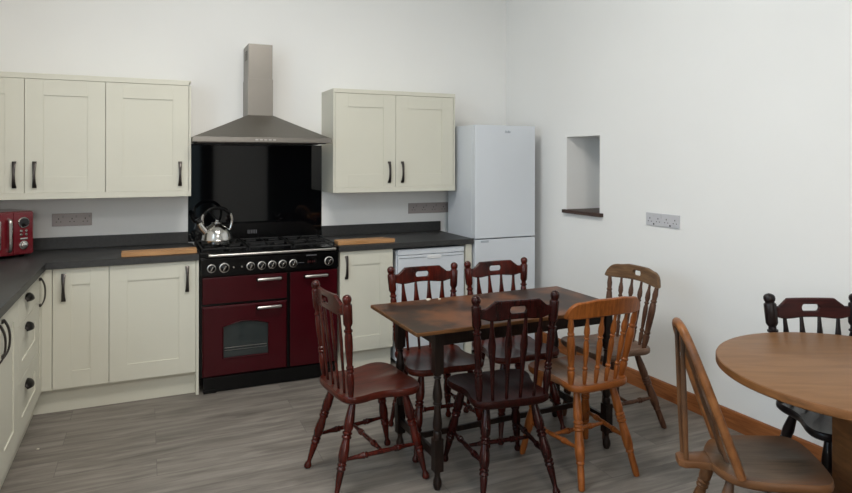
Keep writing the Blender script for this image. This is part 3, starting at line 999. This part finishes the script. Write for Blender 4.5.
# ------------------------------------------------------------------ chairs
SEAT = [(-0.200, 0.0), (-0.200, 0.09), (-0.190, 0.150), (-0.160, 0.185), (-0.110, 0.190), (-0.055, 0.181), (0.0, 0.182),
        (0.055, 0.198), (0.105, 0.214), (0.155, 0.212), (0.192, 0.178), (0.206, 0.11), (0.200, 0.05), (0.200, 0.0)]
def seat_mesh(half, z, th=0.036, dish=0.013, ridge=0.007, k=1.0):
    half = [(x * k, y * k) for x, y in half]
    pts = half + [(x, -y) for x, y in half[-2:0:-1]]
    loop = spline(pts, 4)
    m = MB()
    def ring(s, zf):
        return [(p.x * s, p.y * s, zf(p.x * s, p.y * s, s)) for p in loop]
    def top(x, y, s):
        d = dish * (1 - min(1, s) ** 3)
        r = ridge * math.exp(-(y / 0.035) ** 2) * max(0.0, min(1.0, (x + 0.02) / 0.15))
        return z - d + r * (1 - s ** 4) * 1.2
    rows = [ring(0.80, lambda x, y, s: z - th), ring(0.955, lambda x, y, s: z - th), ring(0.99, lambda x, y, s: z - th * 0.8),
            ring(1.0, lambda x, y, s: z - th * 0.5), ring(0.995, lambda x, y, s: z - th * 0.2), ring(0.975, lambda x, y, s: z - 0.001)]
    rows += [ring(s, top) for s in (0.94, 0.88, 0.8, 0.7, 0.58, 0.45, 0.32, 0.2, 0.1)]
    R = m.grid(rows, True)
    m.bm.faces.new(R[0][::-1]); m.bm.faces.new(R[-1])
    return m

POST = [(0, .011), (.06, .014), (.15, .018), (.22, .017), (.245, .0125), (.255, .0175), (.27, .0175), (.28, .013), (.29, .0175), (.305, .0175), (.315, .0125),
        (.36, .0145), (.5, .0185), (.6, .018), (.635, .0145), (.645, .0195), (.66, .0195), (.665, .0145), (.69, .0135), (.71, .019), (.725, .0215), (.82, .0222), (.895, .0222),
        (.906, .0205), (.912, .0165), (.922, .0165), (.932, .0195), (.95, .0212), (.97, .0205), (.986, .016), (.996, .008), (1, .001)]
LEG = [(0, .013), (.05, .014), (.14, .019), (.24, .0235), (.31, .0225), (.335, .017), (.345, .0225), (.36, .0225), (.37, .017), (.385, .0225), (.40, .0225), (.41, .017),
       (.43, .018), (.50, .0225), (.57, .0235), (.62, .0205), (.635, .017), (.645, .0215), (.66, .0215), (.67, .017), (.685, .021), (.70, .021), (.71, .017), (.74, .0175),
       (.84, .0135), (.915, .0105), (.93, .012), (.95, .0165), (.97, .0185), (.988, .017), (1, .013)]
LEGE = [(0, .013), (.08, .016), (.2, .0205), (.30, .022), (.34, .019), (.352, .023), (.366, .023), (.374, .019), (.386, .023), (.40, .023), (.408, .019), (.42, .023), (.434, .023), (.445, .018),
        (.5, .020), (.6, .0235), (.69, .0225), (.725, .018), (.735, .020), (.75, .020), (.76, .016), (.85, .0165), (.93, .0165), (.985, .015), (1, .013)]
STR = [(0, .007), (.18, .010), (.25, .0135), (.275, .0155), (.29, .010), (.30, .0145), (.315, .0145), (.325, .010), (.42, .0105), (.5, .012), (.58, .0105), (.675, .010),
       (.685, .0145), (.70, .0145), (.71, .010), (.725, .0155), (.75, .0135), (.82, .010), (1, .007)]
ARROW = [(0, .0075), (.2, .0085), (.4, .0115), (.6, .0175), (.675, .0198), (.70, .0195), (.78, .0155), (.88, .011), (1, .0078)]
SPIN = [(0, .0075), (.08, .010), (.2, .0125), (.225, .0085), (.24, .013), (.26, .013), (.275, .0085), (.36, .0105), (.5, .0135), (.6, .0135), (.66, .009), (.675, .0135), (.69, .0135),
        (.70, .009), (.76, .0148), (.82, .0138), (.9, .008), (1, .007)]
POSTE = [(0, .012), (.1, .0165), (.2, .0185), (.225, .014), (.24, .018), (.26, .018), (.275, .014), (.4, .0175), (.6, .019), (.7, .0165), (.72, .013), (.735, .0165), (.755, .0165),
         (.77, .013), (.85, .0155), (.92, .012), (1, .010)]

def lower_frame(root, legprof, sh, tops, feet, mats, lowz=0.165):
    """four turned legs, two side stretchers and the cross stretcher"""
    (tx0, tw0, tx1, tw1), (fx0, fw0, fx1, fw1) = tops, feet
    zt = sh - 0.026
    ends = {}
    for end, tx, tw, fx, fw in (('r', tx0, tw0, fx0, fw0), ('f', tx1, tw1, fx1, fw1)):
        for s in (1, -1):
            a, c = Vector((tx, s * tw, zt)), Vector((fx, s * fw, 0.0))
            m = MB(); m.lathe(a, c, legprof, 16)
            # square the foot to the floor
            for v in m.bm.verts:
                if v.co.z < 0.0:
                    v.co.z = 0.0
            m.build('leg', mats, root)
            t = (zt - lowz) / zt
            ends[(end, s)] = a.lerp(c, t)
    mids = []
    for s in (1, -1):
        m = MB(); m.lathe(ends[('r', s)], ends[('f', s)], STR, 12); m.build('stretcher', mats, root)
        mids.append(ends[('r', s)].lerp(ends[('f', s)], 0.52))
    m = MB(); m.lathe(mids[0], mids[1], STR, 12); m.build('stretcher', mats, root)

def crest_rail(prof_top, prof_bot, half, xfun, th, slot=None, n=44):
    """bent rail; prof_top/bot(s) heights, xfun(s, z) centre depth; slot=(centre s, centre z, half length, half height)"""
    m = MB()
    bm = m.bm
    ss = [-half + 2 * half * i / n for i in range(n + 1)]
    if slot:
        sc, zc, hl, hh = slot
        ss = sorted(set([round(s, 5) for s in ss if not (sc - hl - 0.004 < s < sc + hl + 0.004)] + [round(sc - hl + 2 * hl * i / 12, 5) for i in range(13)]))
    def V(s, z, sd):
        return bm.verts.new((xfun(s, z) + sd * th / 2, s, z))
    e = 0.005
    def strip(cols):
        # cols: list of (s, zlo, zhi)
        rings = []
        for s, lo, hi in cols:
            ring = []
            for sd, z in ((1, lo + min(e, (hi - lo) * .3)), (1, hi - min(e, (hi - lo) * .3)), (0.5, hi), (-0.5, hi), (-1, hi - min(e, (hi - lo) * .3)), (-1, lo + min(e, (hi - lo) * .3)), (-0.5, lo), (0.5, lo)):
                ring.append(V(s, z, sd))
            rings.append(ring)
        for i in range(len(rings) - 1):
            for k in range(8):
                bm.faces.new((rings[i][k], rings[i][(k + 1) % 8], rings[i + 1][(k + 1) % 8], rings[i + 1][k]))
        bm.faces.new(rings[0][::-1]); bm.faces.new(rings[-1])
    if not slot:
        strip([(s, prof_bot(s), prof_top(s)) for s in ss])
    else:
        L = [s for s in ss if s <= sc - hl + 1e-4]; Mid = [s for s in ss if sc - hl - 1e-4 <= s <= sc + hl + 1e-4]; R = [s for s in ss if s >= sc + hl - 1e-4]
        strip([(s, prof_bot(s), prof_top(s)) for s in L]); strip([(s, prof_bot(s), prof_top(s)) for s in R])
        def hz(s):
            d = max(0.0, abs(s - sc) - (hl - hh))
            return math.sqrt(max(0.0, hh * hh - d * d))
        strip([(s, zc + hz(s), prof_top(s)) for s in Mid]); strip([(s, prof_bot(s), zc - hz(s)) for s in Mid])
    return m

def smooth(a, b_, x):
    t = max(0.0, min(1.0, (x - a) / (b_ - a)))
    return t * t * (3 - 2 * t)

def farmhouse_chair(label, group, wood_m, seat_m, rail_m, loc, rz, dz=0.0, fat=1.0, sh=0.45):
    """turned posts with ball finials, slotted crest rail and arrow slats"""
    root = thing('dining_chair', label, 'chair', loc, rz, group)
    h = 0.918
    seat_mesh(SEAT, sh).build('seat', seat_m, root)
    lower_frame(root, LEG, sh, (-0.125, 0.115, 0.125, 0.135), (-0.243, 0.182, 0.214, 0.203), wood_m)
    bx, by, tx, ty = -0.160, 0.165, -0.196, 0.197
    def post(z):
        t = (z - sh) / (h - sh)
        return bx + (tx - bx) * t, by + (ty - by) * t
    for s in (1, -1):
        m = MB(); m.lathe((bx, s * by, sh - 0.008), (tx, s * ty, h), [(t, r * fat) for t, r in POST], 18); m.build('back_post', wood_m, root)
    half = post(0.84)[1] - 0.008
    def xf(s, z):
        return post(z)[0] - 0.022 * (1 - (s / half) ** 2)
    ptop = lambda s: dz + 0.869 + 0.034 * max(0.0, min(1.0, (0.150 - abs(s)) / 0.042))
    pbot = lambda s: dz + 0.812 + 0.006 * (1 - smooth(0.02, 0.11, abs(s))) + 0.012 * smooth(0.12, 0.18, abs(s))
    crest_rail(ptop, pbot, half, xf, 0.02, slot=(0.0, 0.860 + dz, 0.042, 0.0155)).build('crest_rail', rail_m, root)
    for sb, st in ((-0.102, -0.122), (-0.034, -0.041), (0.034, 0.041), (0.102, 0.122)):
        a = Vector((-0.165, sb, sh - 0.012)); c = Vector((xf(st, 0.818 + dz), st, 0.818 + dz))
        m = MB(); m.lathe(a, c, ARROW, 12, flat=((1, 0, 0), 0.006)); m.build('spindle', wood_m, root)
    return root

def rail_chair(label, group, wood_m, seat_m, rail_m, loc, rz, slot, h=0.85, dims=None, kx=0.98, ky=0.98):
    """bent crest rail on turned spindles"""
    root = thing('dining_chair', label, 'chair', loc, rz, group)
    sh = 0.462
    seat_mesh([(x * kx, y * ky) for x, y in SEAT], sh).build('seat', seat_m, root)
    lower_frame(root, LEGE, sh, (-0.12, 0.105, 0.115, 0.14), dims, wood_m, 0.17)
    bx, by, tx, ty = -0.140, 0.152, -0.212, 0.197
    zr = h - 0.088
    half = 0.220
    def lean(z):
        return bx + (tx - bx) * (z - sh) / (h - sh)
    def xf(s, z):
        return lean(z) + 0.012 - 0.045 * (1 - (s / half) ** 2)
    ptop = lambda s: h - 0.010 * smooth(0.07, 0.15, abs(s)) - 0.062 * (1 - math.sqrt(max(0.0, 1 - max(0.0, (abs(s) - 0.150) / 0.0665) ** 2)))
    pbot = lambda s: zr + 0.004 * math.cos(PI * s / half) + 0.004 * smooth(0.195, half + 0.004, abs(s)) ** 2
    crest_rail(ptop, pbot, half, xf, 0.024, slot=slot).build('crest_rail', rail_m, root)
    for s in (1, -1):
        m = MB(); m.lathe((bx, s * by, sh - 0.008), (xf(s * ty, zr + 0.012), s * ty, zr + 0.012), POSTE, 16); m.build('back_post', wood_m, root)
    for sb, st in ((-0.092, -0.118), (-0.031, -0.039), (0.031, 0.039), (0.092, 0.118)):
        x0 = -0.150 - 0.02 * (1 - (sb / 0.15) ** 2)
        m = MB(); m.lathe((x0, sb, sh - 0.012), (xf(st, zr + 0.01), st, zr + 0.01), SPIN, 12); m.build('spindle', wood_m, root)
    return root

G1 = 'chairs around the dark table'
D = math.radians
c1 = farmhouse_chair('red mahogany chair at the left end of the dark table, side on', G1, 'mah', 'mahseat', 'mah', (2.158, -1.985, 0), D(6.5))
dup(c1, (2.618, -1.79, 0), D(-92), 'red mahogany chair behind the dark table, in front of the white appliance')
dup(c1, (3.106, -1.79, 0), D(-91), 'red mahogany chair behind the dark table, in front of the fridge freezer')
farmhouse_chair('dark mahogany chair with its back to the camera, before the dark table', G1, 'dmah', 'dmahseat', 'dmah', (2.723, -2.278, 0), D(83), -0.013, 1.0, 0.437)
rail_chair('honey pine chair with solid curved top rail, back to the camera', G1, 'pine', 'pineseat', 'pine', (3.158, -2.320, 0), D(91), None, 0.872,
           (-0.236, 0.165, 0.190, 0.206), 1.03, 0.89)
rail_chair('faded brown chair with slotted top rail, at the right end by the wall', G1, 'umber', 'umberseat', 'umberlight', (3.60, -2.006, 0), D(180), (0.0, 0.848, 0.034, 0.0145), 0.890,
           (-0.256, 0.192, 0.160, 0.184))
G2 = 'chairs at the round table'
farmhouse_chair('black chair with red-brown slotted rail behind the round table', G2, 'ebony', 'ebonyseat', 'ruby', (3.846, -3.193, 0), D(-113.3), -0.010, 1.18)

def windsor():
    root = thing('windsor_chair', 'worn bow-back wooden chair left of the round table', 'chair', (3.228, -3.292, 0), D(-34), G2)
    sh = 0.43
    half = [(-0.19, 0.0), (-0.192, 0.05), (-0.178, 0.10), (-0.150, 0.152), (-0.10, 0.186), (-0.03, 0.204), (0.06, 0.207), (0.13, 0.209), (0.175, 0.195), (0.198, 0.15), (0.208, 0.08), (0.21, 0.0)]
    half = [(x * 0.95, y * 0.94) for x, y in half]
    s = seat_mesh(half, sh, 0.034, 0.012, 0.004)
    # bobtail carrying the two brace sticks
    s.slab([(-0.17, -0.055), (-0.225, -0.042), (-0.27, -0.045), (-0.288, -0.03), (-0.29, 0.0), (-0.288, 0.03), (-0.27, 0.045), (-0.225, 0.042), (-0.17, 0.055)], sh - 0.031, sh - 0.004, 0.005)
    for v in s.bm.verts:
        v.co.z += 0.05 * v.co.x
    s.build('seat', 'elmseat', root)
    # bow
    def bow(a, grow=0.0):
        # a from 0 (right foot) to 1 (left foot)
        u = a * PI
        y = -0.172 * math.cos(u)
        if abs(math.cos(u)) > 0:
            y = -math.copysign(abs(math.cos(u)) ** 0.75, math.cos(u)) * 0.166
        zz = math.sin(u) ** 0.8 * 0.484
        x = -0.112 - 0.172 * (zz / 0.484)
        return (x, y, sh - 0.006 + zz)
    pts = [bow(i / 40) for i in range(41)]
    m = MB(); m.tube(pts, 0.0175, 12, flat=((1, 0, 0), 0.9)); m.build('bow', 'bowwood', root)
    # pierced centre splat
    m = MB()
    rows = []
    N = 20
    for i in range(N + 1):
        t = i / N
        z = sh - 0.008 + 0.474 * t
        w = 0.036 + 0.024 * math.exp(-((t - 0.36) / 0.13) ** 2) + 0.018 * math.exp(-((t - 0.8) / 0.14) ** 2) + 0.012 * math.exp(-(t / 0.08) ** 2)
        x = -0.124 - 0.155 * t
        rows.append([(x - 0.006, -w, z), (x + 0.006, -w, z), (x + 0.006, w, z), (x - 0.006, w, z)])
    R = m.grid(rows, True); m.bm.faces.new(R[0][::-1]); m.bm.faces.new(R[-1])
    m.build('splat', 'elm', root)
    for yb, a in ((-0.03, 0.44), (0.03, 0.56)):
        m = MB(); p = Vector(bow(a)); m.lathe((-0.262, yb, sh - 0.014), p + Vector((0.0, 0, -0.008)), [(0, .0085), (.35, .0105), (1, .0075)], 10); m.build('brace_stick', 'elm', root)
    lower_frame(root, LEG, sh, (-0.13, 0.11, 0.12, 0.13), (-0.22, 0.175, 0.185, 0.19), 'elm', 0.16)
windsor()

# ------------------------------------------------------------------ dark table
def dark_table():
    x0, x1, y0, y1, z = 2.246, 3.436, -2.366, -1.772, 0.76
    root = thing('dining_table', 'dark worn rectangular table with turned legs, ringed by chairs', 'table', ((x0 + x1) / 2, (y0 + y1) / 2, 0), D(0.8))
    B = lambda n, m, mat, p=root: m.shift(-root.location).build(n, mat, p)
    m = MB(); m.box(x0, x1, y0, y1, z - 0.018, z - 0.0012, 0.004); top = B('tabletop_edge', m, 'pubedge')
    m = MB(); m.box(x0 + 0.004, x1 - 0.004, y0 + 0.004, y1 - 0.004, z - 0.006, z, 0.002); B('tabletop', m, 'pubtop')
    lx = (2.396, 3.388); ly = (-2.268, -1.818)
    q = 0.022
    TURN = [(0, .020), (.03, .020), (.05, .013), (.075, .019), (.10, .013), (.16, .0155), (.3, .0225), (.38, .0235), (.44, .018), (.455, .022), (.475, .022), (.49, .014), (.6, .0165), (.75, .0215), (.83, .0225), (.88, .015), (.91, .020), (.95, .020), (1, .020)]
    for x in lx:
        for y in ly:
            m = MB()
            m.box(x - q, x + q, y - q, y + q, 0.535, z - 0.022, 0.002)
            m.lathe((x, y, 0.537), (x, y, 0.233), TURN, 16)
            m.box(x - q, x + q, y - q, y + q, 0.085, 0.235, 0.002)
            m.lathe((x, y, 0.087), (x, y, 0.0), [(0, .018), (.2, .013), (.35, .014), (.55, .02), (.75, .021), (.9, .017), (1, .014)], 16)
            B('leg', m, 'publeg')
    m = MB()
    for y in ly:
        m.box(lx[0] + q, lx[1] - q, y - 0.010, y + 0.010, 0.662, z - 0.022, 0.001)
    for x in lx:
        m.box(x - 0.010, x + 0.010, ly[0] + q, ly[1] - q, 0.662, z - 0.022, 0.001)
    B('apron', m, 'publeg')
    for x in lx:
        m = MB(); m.box(x - 0.009, x + 0.009, ly[0] + q, ly[1] - q, 0.13, 0.17, 0.003); B('stretcher', m, 'publeg')
    m = MB(); m.box(lx[0] + 0.009, lx[1] - 0.009, -2.041, -2.025, 0.135, 0.163, 0.003); B('stretcher', m, 'publeg')
dark_table()

# small scraps on the table and floor
def scrap(label, x, y, z, r):
    m = MB()
    o = [(x + r * (0.7 + 0.5 * random.random()) * math.cos(2 * PI * k / 7), y + r * 0.8 * (0.7 + 0.5 * random.random()) * math.sin(2 * PI * k / 7)) for k in range(7)]
    m.slab(o, z, z + r * 0.7, r * 0.25)
    tag(m.build('scrap', 'crumb'), label, 'scrap', 'pale scraps')
scrap('larger pale scrap on the dark tabletop near the far edge', 2.563, -1.81, 0.7602, 0.014)
scrap('smaller pale scrap on the dark tabletop, right of the larger one', 2.625, -1.815, 0.7602, 0.009)
scrap('tiny pale crumb on the floor by the left-hand cabinets', 0.656, -1.073, 0.0002, 0.007)

# ------------------------------------------------------------------ round table
def round_table():
    cx, cy, z, r = 3.562, -3.462, 0.76, 0.496
    root = thing('round_table', 'round light oak pedestal table at the right edge', 'table', (cx, cy, 0), D(-25))
    n = 96
    ring = lambda k: [(k * math.cos(2 * PI * i / n), k * math.sin(2 * PI * i / n)) for i in range(n)]
    m = MB(); m.slab(ring(r), z - 0.031, z - 0.0015, 0.004); m.build('tabletop_edge', 'oakedge', root)
    m = MB(); m.slab(ring(r - 0.004), z - 0.006, z, 0.0015); m.build('tabletop', 'oak', root)
    m = MB(); m.box(-0.075, 0.075, -0.075, 0.075, 0.09, z - 0.055, 0.004); m.build('pedestal', 'oakedge', root)
    m = MB(); m.slab(ring(0.2), z - 0.056, z - 0.0315, 0.003); m.build('top_plate', 'oakedge', root)
    for k in range(4):
        R = Matrix.Rotation(-0.2 + k * PI / 2, 4, 'Z')
        m = MB()
        rows = []
        for x, zt in ((0.06, 0.15), (0.15, 0.12), (0.25, 0.075), (0.33, 0.05), (0.36, 0.04)):
            zb = 0.03 if x < 0.3 else 0.0
            rows.append([R @ Vector(p) for p in ((x, -0.03, zb), (x, 0.03, zb), (x, 0.03, zt), (x, -0.03, zt))])
        Q = m.grid(rows, True); m.bm.faces.new(Q[0][::-1]); m.bm.faces.new(Q[-1])
        m.build('foot', 'oakedge', root)
round_table()

# ------------------------------------------------------------------ lamps, daylight and added fill
def area(name, loc, rot, sx, sy, power, col):
    l = bpy.data.lights.new(name, 'AREA')
    l.shape = 'RECTANGLE'
    l.size, l.size_y = sx, sy
    l.energy = power
    l.color = col
    o = bpy.data.objects.new(name, l)
    COL.objects.link(o)
    o.location = loc
    o.rotation_euler = rot
    return o
area('daylight_left', (-0.19, (W1[0] + W1[1]) / 2, (W1[2] + W1[3]) / 2), (0, -PI / 2, 0), W1[3] - W1[2] - 0.1, W1[1] - W1[0] - 0.1, 48, (0.62, 0.82, 1.0))
area('fill_rear', ((W2[0] + W2[1]) / 2, YB - 0.19, (W2[2] + W2[3]) / 2), (PI / 2, 0, 0), W2[1] - W2[0] - 0.1, W2[3] - W2[2] - 0.1, 56, (1.0, 0.945, 0.87))  # added warm fill for surfaces facing the camera

def unseen_ceiling_lamp(label, x, y, power):
    root = thing('unseen_ceiling_light', label, 'light', (x, y, H - 0.001), 0, 'unseen ceiling light panels')  # unseen panels, sized large to soften the light
    m = MB(); m.box(-0.62, 0.62, -0.32, 0.32, -0.03, 0, 0.004); m.build('frame', 'whiteplastic', root)
    m = MB(); m.box(-0.59, 0.59, -0.29, 0.29, -0.034, -0.029); m.build('diffuser', 'lamp', root)
    l = bpy.data.lights.new('lamp_light', 'AREA'); l.shape = 'RECTANGLE'; l.size = 1.16; l.size_y = 0.56; l.energy = power; l.color = (1.0, 0.965, 0.915)
    o = bpy.data.objects.new('lamp_light', l); COL.objects.link(o); o.location = (x, y, H - 0.04)
unseen_ceiling_lamp('unseen flat ceiling light panel near the cooker', 1.75, -2.35, 49)
unseen_ceiling_lamp('added flat ceiling fill panel behind the camera', 1.8, -5.3, 40)  # added for general frontal fill

w = bpy.data.worlds.new('world')
SC.world = w
w.use_nodes = True
nt = w.node_tree
bg = nt.nodes['Background']
sky = nt.nodes.new('ShaderNodeTexSky')
try:
    sky.sky_type = 'HOSEK_WILKIE'
except Exception:
    pass
nt.links.new(sky.outputs['Color'], bg.inputs['Color'])
bg.inputs['Strength'].default_value = 0.4

# ------------------------------------------------------------------ camera
cam = bpy.data.cameras.new('camera')
co = bpy.data.objects.new('camera', cam)
COL.objects.link(co)
YAW, F = 0.4195, 627.4
cam.sensor_width = 36.0
cam.lens = F / 852 * 36.0
cam.shift_y = -(246.5 - 159.17) / 852
cam.clip_start = 0.05
R = Matrix.Rotation(-YAW, 4, 'Z') @ Matrix.Rotation(PI / 2, 4, 'X') @ Matrix.Rotation(0.0017, 4, 'Z')
co.matrix_world = Matrix.Translation((1.17, -4.8949, 1.5216)) @ R
SC.camera = co

vs = SC.view_settings
vs.view_transform = 'Standard'
vs.look = 'None'
vs.gamma = 1.0
vs.use_curve_mapping = False
vs.exposure = 0.0
